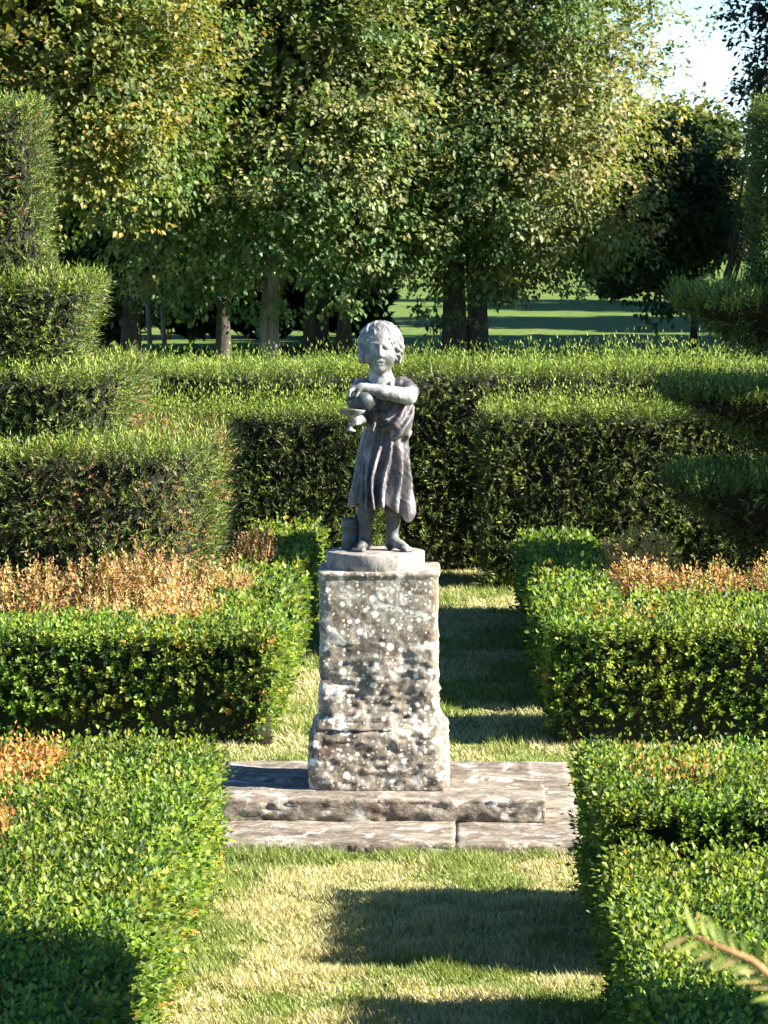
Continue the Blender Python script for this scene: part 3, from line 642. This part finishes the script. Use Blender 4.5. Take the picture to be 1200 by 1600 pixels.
# --- body: head, neck, arms, hands, legs, feet as one surface
def body_field():
    h = 0.0042; P = field((-.17, -.185, -.012), (.17, .14, .945), h)
    f = ell(P, (0, .002, .845), (.074, .086, .082))
    f = smin(f, ell(P, (0, -.026, .786), (.058, .062, .066)), .03)
    for s_ in (-1, 1):
        f = smin(f, ell(P, (s_ * .034, -.058, .782), (.025, .024, .026)), .02)            # cheeks
        f = smax(f, -ell(P, (s_ * .026, -.097, .821), (.0185, .022, .013)), .008)          # eye sockets
        f = smin(f, ell(P, (s_ * .026, -.076, .8205), (.0125, .0105, .0095)), .003)        # eyeballs
        f = smin(f, cap(P, (s_ * .010, -.089, .838), (s_ * .038, -.077, .836), .003, .003), .010)   # brows
        f = smin(f, cap(P, (s_ * .016, -.088, .8285), (s_ * .037, -.079, .8275), .0014, .0012), .004)  # upper lids
        f = smin(f, ell(P, (s_ * .0085, -.094, .789), (.0065, .0075, .006)), .004)         # nostril wings
    f = smin(f, cap(P, (0, -.087, .834), (0, -.103, .794), .0065, .0095), .007)            # nose
    f = smin(f, ell(P, (0, -.070, .737), (.020, .016, .016)), .018)                        # chin
    f = smin(f, cap(P, (-.014, -.0855, .7665), (.014, -.0855, .7665), .0048, .0048), .005)  # upper lip
    f = smin(f, cap(P, (-.010, -.0835, .7555), (.010, -.0835, .7555), .0050, .0050), .005)  # lower lip
    f = smax(f, -cap(P, (-.021, -.0895, .7615), (.021, -.0895, .7615), .0034, .0034), .002)  # mouth line
    f = smin(f, cap(P, (0, .004, .77), (0, .012, .66), .038, .043), .02)                   # neck
    f = smin(f, ell(P, (.012, .012, .59), (.085, .062, .12)), .03)                         # chest inside the tunic
    f = smin(f, ell(P, (.012, .012, .42), (.08, .065, .16)), .04)                          # hips inside the tunic
    # the child's left arm, crossing in front at shoulder height
    f = smin(f, cap(P, (.10, .008, .655), (.113, -.092, .628), .036, .033), .02)
    f = smin(f, cap(P, (.113, -.092, .628), (.01, -.135, .648), .033, .029), .012)
    f = smin(f, cap(P, (.01, -.135, .648), (-.072, -.142, .664), .028, .020), .01)
    f = smin(f, ell(P, (-.092, -.142, .660), (.026, .021, .016)), .012)
    for k_, (dx, dy, dz) in enumerate(((-.026, -.020, -.026), (-.034, -.007, -.030), (-.034, .006, -.030), (-.028, .018, -.026))):
        b0 = (-.104 + .002 * k_, -.157 + .0105 * k_, .660); b1 = (b0[0] + dx * .55, b0[1] + dy * .5, b0[2] - .007); b2 = (b0[0] + dx * .7, b0[1] + dy * .6, b0[2] + dz)
        f = smin(f, cap(P, b0, b1, .0078, .0072), .003); f = smin(f, cap(P, b1, b2, .0072, .0058), .002)
    f = smin(f, cap(P, (-.080, -.158, .655), (-.094, -.172, .632), .008, .0062), .004)      # thumb
    # the child's right arm, elbow at the side, forearm reaching to the cup
    f = smin(f, cap(P, (-.078, .012, .655), (-.096, .035, .545), .034, .029), .02)
    f = smin(f, cap(P, (-.090, .035, .545), (-.070, -.095, .535), .027, .018), .012)
    f = smin(f, ell(P, (-.076, -.118, .537), (.014, .020, .018)), .01)
    for k_ in range(4):
        z_ = .553 - .0105 * k_
        f = smin(f, cap(P, (-.078, -.132, z_), (-.094, -.158, z_ - .002), .0062, .0056), .003)
        f = smin(f, cap(P, (-.094, -.158, z_ - .002), (-.106, -.158, z_ - .003), .0056, .0048), .002)
    f = smin(f, cap(P, (-.080, -.126, .552), (-.098, -.134, .560), .007, .0055), .004)
    # legs and bare feet
    f = smin(f, cap(P, (-.052, .0, .30), (-.060, .008, .16), .045, .036), .03)
    f = smin(f, cap(P, (-.060, .010, .15), (-.062, .012, .045), .034, .0225), .015)
    f = smin(f, ell(P, (-.060, .026, .022), (.022, .024, .022)), .012)
    f = smin(f, cap(P, (-.062, .010, .036), (-.084, -.058, .014), .024, .017), .014)
    f = smin(f, cap(P, (.060, .004, .30), (.052, .008, .17), .045, .036), .03)
    f = smin(f, cap(P, (.052, .008, .16), (.046, .012, .05), .033, .0225), .015)
    f = smin(f, ell(P, (.040, .024, .022), (.022, .022, .022)), .012)
    f = smin(f, cap(P, (.047, .008, .042), (.100, -.040, .014), .024, .017), .014)
    for (ax_, ay_, ang) in ((-.086, -.060, math.radians(-20)), (.103, -.044, math.radians(48))):
        fx, fy = math.sin(ang), -math.cos(ang); sx, sy = -fy, fx
        for k_ in range(5):
            o_ = (k_ - 2) * .0105; ln = .024 - .0022 * abs(k_ - (1 if ax_ > 0 else 3))
            r_ = .0088 if k_ == (0 if ax_ > 0 else 4) else .0066
            a0 = (ax_ + sx * o_, ay_ + sy * o_, .012); a1 = (a0[0] + fx * ln, a0[1] + fy * ln, .0075)
            f = smin(f, cap(P, a0, a1, r_ + .001, r_), .004)
    f = f + 0.0008 * np.sin(P[0] * 210) * np.sin(P[1] * 190) * np.sin(P[2] * 170)
    return surface_nets(f, (-.17, -.185, -.012), h)
V, q = body_field(); link('body', np_mesh('body', V, q, None, True), M['leadpale'], statue)

# --- tunic: bloused bodice over a deeply folded skirt
def tunic_field():
    h = 0.0046; lo, hi = (-.20, -.17, .09), (.19, .16, .73); P = field(lo, hi, h)
    x, y, z = P
    # skirt
    t = np.clip((.50 - z) / .34, 0, 1.3)
    cx = .020 - .030 * t; cy = .012 - .004 * t
    ax = .086 + .058 * t ** .8; ay = .072 + .038 * t ** .8
    th = np.arctan2((x - cx) / ax, -(y - cy) / ay)                      # 0 = towards the camera, positive to the right
    rho = np.sqrt(((x - cx) / ax) ** 2 + ((y - cy) / ay) ** 2)
    ridges = np.zeros_like(x)
    for c_, wd, am in ((-1.35, .16, .5), (-1.02, .12, .55), (-.74, .10, .6), (-.46, .09, .85), (-.17, .085, 1.15), (.17, .10, 1.2), (.62, .21, 1.05), (1.12, .24, 1.0), (1.75, .2, .7), (2.3, .2, .7), (2.85, .2, .7), (-1.8, .2, .6), (-2.4, .2, .6), (-2.9, .15, .6)):
        dd = th - (c_ + .10 * np.sin(z * 17 + c_ * 3)) ; ridges = np.maximum(ridges, am * np.exp(-(dd / wd) ** 2))
    amp = .14 + .24 * np.clip(t * 1.8, 0, 1)
    R = 1.03 - amp * .74 + amp * .86 * ridges
    sk = (rho - R) * ay * .75
    hem = .185 - .20 * np.clip(x, -.03, .12) + .030 * (ridges < .35) * 0 + .012 * np.sin(th * 6) - .012 * ridges
    sk = smax(sk, hem - z, .006); sk = smax(sk, z - .505, .02)
    sk = smax(sk, -smax((rho - (R - .16)) * ay * .75, z - (hem + .07), .01), .006)           # hollow under the hem
    sk = smin(sk, ell(P, (.112, -.035, .168), (.030, .040, .050)), .02)                    # puffed hem corner on the right
    # bodice
    tb = np.clip((z - .46) / .2, 0, 1)
    bx = .020 - .008 * tb; wx = .090 + .022 * np.sin(np.pi * np.clip(tb, 0, 1) * .9) + .012 * tb
    bo = (np.sqrt(((x - bx) / wx) ** 2 + ((y - .012) / (.078 + .006 * np.sin(tb * 3))) ** 2) - 1) * .07
    bo = smax(bo, .475 - z - .25 * np.clip(.05 - x, 0, .12) * -1, .012); bo = smax(bo, z - .672 + .25 * np.abs(x - .01), .03)
    bo = smin(bo, ell(P, (.072, -.030, .508), (.056, .066, .062)), .025)                   # blouse hanging over the belt
    bo = smin(bo, ell(P, (.060, .010, .655), (.07, .058, .034)), .03)
    bo = smin(bo, ell(P, (-.045, .012, .652), (.062, .055, .036)), .03)
    rc = np.sqrt((x + .035) ** 2 + ((z - .675) * .8) ** 2)
    front = np.clip((.02 - y) / .05, 0, 1) * np.clip((x + .03) / .04, 0, 1)
    bo = bo - .0068 * np.sin(rc * 165 + 1.2) * front
    bo = bo - .004 * np.sin((x * .6 + z * .9) * 190) * np.clip((.02 - y) / .05, 0, 1) * np.clip((.0 - x) / .04, 0, 1)
    f = smin(sk, bo, .008)
    # sleeve of the raised arm, knot and hanging end of the sash
    f = smin(f, cap(P, (.088, .010, .660), (.116, -.055, .642), .043, .040), .02)
    f = smin(f, cap(P, (-.075, .014, .655), (-.092, .028, .585), .041, .038), .02)
    f = smin(f, ell(P, (-.004, -.078, .553), (.024, .019, .017)), .008)
    f = smin(f, ell(P, (.020, -.076, .537), (.020, .016, .014)), .008)
    f = smin(f, cap(P, (-.016, -.084, .550), (-.030, -.090, .490), .0095, .006), .006)
    f = f + .0012 * np.sin(x * 160 + 3 * np.sin(z * 60)) * np.sin(z * 75 + y * 90)
    # keep the tunic clear of the neckline
    f = smax(f, -ell(P, (0, -.012, .715), (.050, .060, .048)), .006)
    f[:, :, -1] = 1; f[:, :, 0] = 1
    return surface_nets(f, lo, h)
V, q = tunic_field(); link('tunic', np_mesh('tunic', V, q, None, True), M['lead'], statue)
# --- hair: a thick wavy cap
def hair_field():
    h = 0.0042; lo, hi = (-.12, -.13, .73), (.12, .14, .96); P = field(lo, hi, h); x, y, z = P
    f = ell(P, (0, .012, .838), (.089, .098, .089))
    f = smin(f, ell(P, (0, .045, .79), (.076, .058, .06)), .03)
    for s_ in (-1, 1): f = smin(f, ell(P, (s_ * .070, -.012, .80), (.020, .036, .045)), .02)
    an = np.arctan2(x, -(y - .02))
    f = f - .0042 * np.sin(an * 13 + 5 * np.sin(z * 55)) * np.sin(z * 85 + an * 3) - .002 * np.sin(an * 27 + z * 130)
    face = ell(P, (0, -.112, .792), (.064, .078, .094))
    f = smax(f, -face, .008)
    f = smax(f, -(z - .752 + .0 * y), .01)
    f = smax(f, -smax(ell(P, (0, -.0, .76), (.056, .07, .05)), -y * 0 - 1, .01), .01)
    return surface_nets(f, lo, h)
V, q = hair_field(); link('hair', np_mesh('hair', V, q, None, True), M['leadpale'], statue)

def lathe(prof, origin, axis, seg=28, squash=None):
    axis = unit(np.array(axis, float)); ref = np.array([0, 1.0, 0]) if abs(axis[1]) < .9 else np.array([1.0, 0, 0])
    u = unit(np.cross(axis, ref)); v_ = np.cross(axis, u); an = np.linspace(0, 2 * np.pi, seg, endpoint=False); V = []
    for r, t in prof: V.append(np.array(origin) + axis * t + r * (np.cos(an)[:, None] * u + np.sin(an)[:, None] * v_))
    V = np.concatenate(V); Fs = []
    for i in range(len(prof) - 1):
        for j in range(seg):
            a_, b_ = i * seg + j, i * seg + (j + 1) % seg; Fs += [(a_, b_, b_ + seg), (a_, b_ + seg, a_ + seg)]
    return V, np.array(Fs), None
# jug tipped towards the cup
V, Fc, _ = merge([lathe([(.001, -.052), (.022, -.050), (.026, -.046), (.030, -.038), (.044, -.018), (.047, .0), (.042, .018), (.026, .034), (.020, .044), (.021, .054), (.027, .062), (.024, .062), (.017, .052), (.015, .03), (.001, .02)], (-.066, -.132, .612), (-.72, -.12, -.10)),
                  tube([(-.045, -.135, .66), (-.02, -.14, .655), (-.012, -.138, .63), (-.03, -.134, .612)], [.006, .006, .006, .006], 8)])
link('jug', np_mesh('jug', V, Fc, None, True), M['leaddark'], statue)
# wide shallow cup on a stem
V, Fc, _ = lathe([(.001, -.082), (.020, -.082), (.021, -.077), (.009, -.070), (.005, -.062), (.005, -.040), (.010, -.030), (.030, -.018), (.048, -.006), (.054, .002), (.055, .005), (.052, .005), (.045, -.003), (.028, -.012), (.001, -.018)], (-.112, -.148, .572), (.06, .10, 1))
link('cup', np_mesh('cup', V, Fc, None, True), M['leadpale'], statue)
# pail behind the leg
pr = [(.001, 0), (.036, 0), (.038, .004), (.0375, .03), (.039, .032), (.039, .038), (.0375, .04), (.0385, .088), (.041, .090), (.041, .104), (.039, .106), (.0395, .117), (.043, .120), (.043, .126), (.037, .126), (.035, .10), (.034, .02), (.001, .018)]
V, Fc, _ = lathe(pr, (-.122, .045, .0), (0.02, 0, 1))
link('pail', np_mesh('pail', V, Fc, None, True), M['leaddark'], statue)
# round base
pr = [(.001, -.068), (.196, -.068), (.199, -.064), (.199, -.030), (.1985, -.008), (.196, -.002), (.190, 0), (.10, .0005), (.001, .0008)]
V, Fc, _ = lathe(pr, (-.02, 0, 0), (0, 0, 1), 72)
V = V + .0022 * np.stack([fbm(V, 18, 3, 2.), fbm(V, 18, 3, 33.), np.zeros(len(V))], -1)
link('round_base', np_mesh('round_base', V, Fc, None, True), M['disc'], statue)

# ------------------------------------------------------------------ grass on the path
def grass(name, x0, x1, y0, y1, dens, hgt, wid, seed, margin=60):
    n_ = int((x1 - x0) * (y1 - y0) * dens); p = np.zeros((n_, 3)); p[:, 0] = x0 + (x1 - x0) * RNG.random(n_); p[:, 1] = y0 + (y1 - y0) * RNG.random(n_)
    p = p[inview(p, margin)]
    onstone = (p[:, 0] > -1.04) & (p[:, 0] < .53) & (p[:, 1] > 12.97) & (p[:, 1] < 14.97); p = p[~onstone]; n_ = len(p)
    g = 1.6 * fbm(p * np.array([1, .8, 1]), 2.3, 4, 71.0) + .25 * vnoise(p, 14, 5.)
    g = g - .35 * ((p[:, 0] < -.45)) + .42
    straw = RNG.random(n_) < np.clip(.5 + .9 * g, .1, .92)
    cols = np.where(straw[:, None], pick(np.array([[.48, .41, .23], [.58, .51, .31], [.40, .33, .18]]), n_), pick(np.array([[.19, .24, .06], [.24, .28, .08], [.15, .20, .05]]), n_))
    hh = hgt * (.45 + RNG.random(n_)) * np.where(straw, .75, 1.05) * np.clip(1 + .9 * fbm(p, 7, 3, 44.), .45, 1.8); a_ = RNG.random(n_) * 2 * np.pi; lean = .25 + 1.1 * RNG.random(n_)
    d = np.stack([np.cos(a_) * lean, np.sin(a_) * lean, np.ones(n_)], -1)
    return blade_geo(p, d, np.stack([-np.sin(a_ + 1.2), np.cos(a_ + 1.2), np.zeros(n_)], -1) + .3 * rnd(n_, 3), hh, wid, cols)
V, Fc, cc = merge([grass('g', -.86, .56, 8.7, 13.0, 22000, .032, .0054, 1), grass('g', -1.6, 1.5, 13.0, 15.75, 7500, .032, .006, 2), grass('g', -.86, .56, 15.75, 23.8, 6000, .036, .007, 3)])
go = link('grass', np_mesh('grass', V, Fc, cc), M['grass'], None, 'stuff'); go['label'] = 'short dry grass with green patches covering the path'; go['category'] = 'grass'

# ------------------------------------------------------------------ trees
def tree(label, x, y, trunks, cz, rad, nclump, per, leafL, pal, seed, name='broadleaf_tree', zmin=0.8, clump=(.46, .17), bark='bark', cat='tree', group='trees beyond the yew hedges', cx=None, limbs=44, droop=.35, fullback=False, fill=2500, aspect=.66):
    global RNG
    keep_rng = RNG; RNG = np.random.default_rng(seed); rr = random.Random(seed)
    root = thing(name, label, cat, (x, y, 0), group)
    rx, ry, rz = rad; cx = x if cx is None else cx
    u = unit(rnd(nclump, 3)); rf = (0.5 + .5 * RNG.random((nclump, 1)) ** .6) * (1 + .22 * fbm(u, 1.8, 3, seed * 1.7)[:, None])
    c_ = np.array([cx, y, cz]) + u * rf * np.array(rad)
    c_ = c_[c_[:, 2] > zmin + .5 * fbm(c_, .6, 2, 12.)]
    vis = inview(c_, 260); back = c_[:, 1] > y + .45 * ry
    pr_ = np.where(vis, np.where(back & (not fullback), .25, 1.0), .22); sel = RNG.random(len(c_)) < pr_; big = np.where(vis, 1., 1.9)[sel]; c_ = c_[sel]
    n_ = len(c_)
    twig = 5; m_ = max(1, per // twig)
    tc = np.repeat(c_, m_, 0) + np.clip(RNG.standard_normal((n_ * m_, 3)), -2, 2) * np.array([clump[0], clump[0], clump[1]]) * .6
    outw = unit(tc - np.repeat(c_, m_, 0) + .6 * unit(tc - np.array([cx, y, cz - .3 * rz])))
    cb = np.repeat(1 + .30 * rnd(n_, 1), m_, 0); hb = np.repeat(rnd(n_, 1), m_, 0)
    patch = fbm(tc, .55, 3, seed + 5.)[:, None]
    cols = pick(pal, n_ * m_) * cb * (1 + .25 * patch); cols[:, 0:1] *= (1 + .22 * hb + .25 * patch)
    bigt = np.repeat(big, m_); P = np.repeat(tc, twig, 0); D = np.repeat(outw, twig, 0); k_ = len(P)
    off = rnd(k_, 3) * leafL * 1.1; P = P + off
    D = D * .7 + np.array([0, 0, -droop]) + .75 * rnd(k_, 3)
    NR = np.repeat(outw, twig, 0) * .55 + np.array([0, 0, .9]) + .55 * rnd(k_, 3)
    L_ = leafL * (.7 + .6 * RNG.random(k_)) * np.repeat(bigt, twig)
    # the inside of the crown: broad shaded leaves that close it
    kf = fill; u2 = unit(rnd(kf, 3)) * (RNG.random((kf, 1)) ** .45) * .80; pf = np.array([cx, y, cz]) + u2 * np.array(rad) * (1 + .2 * fbm(unit(u2), 1.8, 3, seed * 1.7)[:, None])
    pf = pf[pf[:, 2] > zmin + .75]; pf = pf[inview(pf, 200) | (RNG.random(len(pf)) < .3)]; kf = len(pf)
    fl = leaf_geo(pf, rnd(kf, 3) + np.array([0, 0, -.3]), unit(u2[:1]) * 0 + np.array([0, 0, .6]) + rnd(kf, 3), leafL * 3.0 * (.7 + .6 * RNG.random(kf)), leafL * 2.2 * (.7 + .6 * RNG.random(kf)), .12, pick(pal, kf))
    V, Fc, cc = leaf_geo(P, D, NR, L_, L_ * aspect, .14, np.clip(np.repeat(cols, twig, 0) * (1 + .15 * rnd(k_, 1)), .004, .8))
    V, Fc, cc = merge([(V, Fc, cc), fl])
    V[:, 2] = np.maximum(V[:, 2], .02)
    link('crown', np_mesh('crown', local(V, root), Fc, cc), M['tree'], root, 'stuff')
    for (tx, ty, tr, th_) in trunks:
        pts = [(tx + .10 * math.sin(i * 1.7 + tx) * (i / 6), ty, th_ * i / 6) for i in range(7)]
        Vt, Ft, _ = tube(pts, [tr * (1.35 if i == 0 else 1) * (1 - .55 * i / 6) for i in range(7)], 14)
        Vt = Vt + (fbm(Vt * np.array([1, 1, .25]), 5, 3, seed)[:, None]) * tr * .16 * np.array([1, 1, 0])
        link('trunk', np_mesh('trunk', local(Vt, root), Ft, None, True), M[bark], root)
    parts = []
    t0 = trunks[0]
    order = RNG.permutation(n_)[:limbs]
    for i in order:
        e = c_[i]; tk = trunks[rr.randrange(len(trunks))]; zz = min(tk[3] * (.3 + .6 * rr.random()), max(e[2] - .2, .9)); s_ = np.array([tk[0], tk[1], zz])
        mid = (s_ + e) / 2 + np.array([0, 0, .25 + .2 * rr.random()])
        pts = [s_, (s_ + mid) / 2 + np.array([0, 0, .06]), mid, (mid + e) / 2 + np.array([0, 0, .05]), e]
        r0 = tk[2] * (.18 + .2 * rr.random()); parts.append(tube(pts, [r0, r0 * .8, r0 * .6, r0 * .4, r0 * .15], 6))
    if parts:
        Vt, Ft, _ = merge(parts); link('limbs', np_mesh('limbs', local(Vt, root), Ft, None, True), M[bark], root)
    RNG = keep_rng
    return root
PAL_LIME = np.array([[.108, .145, .048], [.138, .172, .056], [.078, .116, .040], [.18, .196, .076], [.22, .21, .095]])
PAL_GOLD = np.array([[.135, .165, .042], [.18, .18, .045], [.11, .145, .040], [.24, .19, .05], [.09, .125, .036]])
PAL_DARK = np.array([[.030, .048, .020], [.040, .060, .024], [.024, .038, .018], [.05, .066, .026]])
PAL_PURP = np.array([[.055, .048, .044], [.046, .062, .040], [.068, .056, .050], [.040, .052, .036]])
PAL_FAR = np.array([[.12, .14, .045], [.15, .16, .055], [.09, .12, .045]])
tree('large broadleaf tree filling the top of the picture, twin trunk behind the statue', .38, 55.0, [(.20, 55.0, .19, 5.2), (.55, 55.1, .17, 5.4)], 5.2, (3.15, 3.2, 4.5), 1850, 70, .093, PAL_LIME, 21, cx=.25, zmin=1.12, fill=6500)
tree('broadleaf tree with a pale lit trunk left of the statue', -2.62, 53.0, [(-2.62, 53.0, .15, 4.6)], 4.8, (3.1, 2.6, 3.9), 1400, 65, .093, PAL_LIME * np.array([.95, 1.02, 1.0]), 31, bark='palebark', zmin=.9, fill=5000)
tree('yellowing broadleaf tree at the upper left', -5.5, 49.0, [(-5.9, 49.0, .22, 5.0)], 5.3, (2.7, 2.6, 3.4), 1000, 65, .093, PAL_GOLD, 41, zmin=2.1, fill=4500)
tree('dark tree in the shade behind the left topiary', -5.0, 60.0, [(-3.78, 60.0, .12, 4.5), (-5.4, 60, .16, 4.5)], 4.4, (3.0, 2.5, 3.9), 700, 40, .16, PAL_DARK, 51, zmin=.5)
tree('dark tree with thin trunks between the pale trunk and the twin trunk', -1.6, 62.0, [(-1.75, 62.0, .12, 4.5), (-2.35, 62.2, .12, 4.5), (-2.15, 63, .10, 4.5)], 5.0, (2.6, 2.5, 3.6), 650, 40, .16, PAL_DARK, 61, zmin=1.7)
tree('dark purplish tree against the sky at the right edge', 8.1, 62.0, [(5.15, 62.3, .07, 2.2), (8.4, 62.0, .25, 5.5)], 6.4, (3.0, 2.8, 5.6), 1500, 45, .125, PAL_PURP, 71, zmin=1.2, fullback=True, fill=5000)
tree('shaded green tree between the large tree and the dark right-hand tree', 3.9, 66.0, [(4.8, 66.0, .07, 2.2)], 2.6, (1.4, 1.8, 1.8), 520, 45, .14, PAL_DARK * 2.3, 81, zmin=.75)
tree('sunlit pale tree seen far off in the gap under the sky', 7.4, 105.0, [(7.6, 105.0, .2, 4)], 3.6, (1.9, 2.0, 2.5), 480, 45, .2, PAL_FAR, 91, zmin=.9)
# woodland edge farther off
for i, (fx, fy, fr, fh, lab) in enumerate(((16.5, 235, 6.5, 4.6, 'low distant tree at the far end of the lawn, right of the gap'), (9.5, 245, 6, 5.5, 'distant tree at the far end of the lawn, in the gap'),
        (1.5, 240, 7, 6, 'distant tree behind the twin trunk'), (-6, 150, 6.5, 7, 'distant dark tree behind the left trunks'), (-14, 140, 6.5, 8, 'distant dark tree behind the left topiary'))):
    tree(lab, fx, fy, [(fx, fy, .3, fh * .7)], fh * .55, (fr, 4, fh * .6), 300, 30, .45, PAL_FAR * (.8 if fx > 0 else .4), 100 + i, zmin=.3, clump=(1.3, .7), limbs=6, fill=600, group='trees at the far end of the lawn')
# trees out of the picture on the right, whose shade falls on the lawn and the big tree
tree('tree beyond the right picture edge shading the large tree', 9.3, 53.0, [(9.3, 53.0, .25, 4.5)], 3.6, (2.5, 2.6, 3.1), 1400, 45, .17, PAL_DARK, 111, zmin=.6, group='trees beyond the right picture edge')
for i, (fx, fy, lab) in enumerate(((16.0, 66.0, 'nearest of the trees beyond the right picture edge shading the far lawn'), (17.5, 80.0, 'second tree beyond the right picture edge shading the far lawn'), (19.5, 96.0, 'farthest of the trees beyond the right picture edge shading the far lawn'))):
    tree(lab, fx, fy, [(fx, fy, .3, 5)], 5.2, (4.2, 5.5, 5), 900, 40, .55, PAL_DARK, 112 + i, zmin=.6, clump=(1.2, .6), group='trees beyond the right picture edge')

# dark undergrowth behind the left trunks
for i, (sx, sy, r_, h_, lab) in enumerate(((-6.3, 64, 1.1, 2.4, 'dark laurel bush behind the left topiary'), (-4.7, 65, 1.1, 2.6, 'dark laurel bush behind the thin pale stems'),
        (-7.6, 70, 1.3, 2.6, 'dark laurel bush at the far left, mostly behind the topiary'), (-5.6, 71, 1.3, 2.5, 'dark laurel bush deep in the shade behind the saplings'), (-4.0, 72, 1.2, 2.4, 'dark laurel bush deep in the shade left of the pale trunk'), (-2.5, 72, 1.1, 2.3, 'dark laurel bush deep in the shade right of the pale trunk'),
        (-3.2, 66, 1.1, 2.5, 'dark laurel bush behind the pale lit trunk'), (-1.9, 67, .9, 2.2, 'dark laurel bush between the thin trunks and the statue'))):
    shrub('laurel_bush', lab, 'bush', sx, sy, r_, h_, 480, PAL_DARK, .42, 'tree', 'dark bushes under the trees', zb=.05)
for i, (sx, sy, h_) in enumerate(((-4.75, 56.5, 2.6), (-4.55, 57.0, 2.3))):
    o = thing('sapling', ('thin pale sapling stem left of the dark trunks', 'thinner leaning sapling stem beside the pale one')[i], 'sapling', (sx, sy, 0), 'saplings under the trees')
    V, Fc, _ = tube([(sx, sy, 0), (sx - .05, sy, h_ * .4), (sx + .02 + .1 * i, sy, h_ * .7), (sx - .08 + .25 * i, sy, h_)], [.045, .04, .03, .012], 7)
    link('stem', np_mesh('stem', local(V, o), Fc, None, True), M['palebark'], o)
shrub('round_bush', 'round dark clipped bush on the far lawn under the big tree', 'bush', 5.25, 105, .62, 1.25, 1200, PAL_DARK, .14, 'tree', 'bushes on the far lawn', zb=.0)
for i, (sx, sy, r_, h_, lab) in enumerate(((1.75, 100, .5, .9, 'pale sunlit bush right of the twin trunk'), (5.9, 118, 1.0, .8, 'low sunlit bush right of the round dark bush'), (8.0, 120, 1.1, 1.0, 'low sunlit bush under the dark right-hand tree'), (12.5, 200, 2.6, 1.5, 'long pale bush at the far end of the lawn'))):
    shrub('lawn_bush', lab, 'bush', sx, sy, r_, h_, 450, PAL_FAR * 1.3, .22, 'tree', 'bushes on the far lawn', zb=.02)

# ------------------------------------------------------------------ yew beside the camera: its shade lies on the near hedges, one twig reaches into view
def yew_tree(label, x, y, r_, h_, seed, tr=.16):
    return tree(label, x, y, [(x, y, tr, h_ * .8)], h_ * .55, (r_, r_, h_ * .5), 700, 40, .24, PAL_YEW, seed, name='yew_tree', zmin=.3, clump=(.22, .22), group='yews beyond the right picture edge', aspect=.3, limbs=10)
yew_hedge('tall clipped yew beyond the right picture edge shading the nearest hedges', 3.3, 4.6, 4.4, 7.75, 4.3, 1500)
yew_tree('clipped yew beyond the right picture edge shading the dark topiary', 5.2, 18.6, .40, 4.6, 202)
tw = thing('yew_twig', 'out-of-focus yew twig reaching in at the lower right corner, close to the camera', 'twig', (0.36, 2.45, 1.72))
A = np.array([[.62, 2.5, 1.70], [.34, 2.46, 1.790], [.27, 2.44, 1.832], [.222, 2.43, 1.876], [.178, 2.42, 1.896]])
V, Fc, _ = tube(A, [.006, .0038, .003, .0024, .0012], 8)
link('stem', np_mesh('stem', local(V, tw), Fc, None, True), M['twig'], tw)
seg = np.linalg.norm(np.diff(A[1:], axis=0), axis=1); tt = np.linspace(0, 1, 48); cum = np.concatenate([[0], np.cumsum(seg)]) / seg.sum()
P = np.stack([np.interp(tt, cum, A[1:, k_]) for k_ in range(3)], -1); T = unit(np.gradient(P, axis=0))
side = np.where(np.arange(48) % 2 == 0, 1., -1.)[:, None]
nd = unit(np.cross(T, np.array([0, -1., .15]))) * side * .9 + T * .75 + .12 * rnd(48, 3)
V, Fc, cc = leaf_geo(P, nd, np.tile(np.array([0, -1., .4]), (48, 1)) + .3 * rnd(48, 3), np.full(48, .024) * (1 + .2 * rnd(48)), np.full(48, .0052), .1, pick(np.array([[.20, .26, .06], [.26, .30, .07], [.34, .28, .10]]), 48))
nme = np_mesh('needles', local(V, tw), Fc, cc); link('needles', nme, M['yew'], tw, 'stuff')
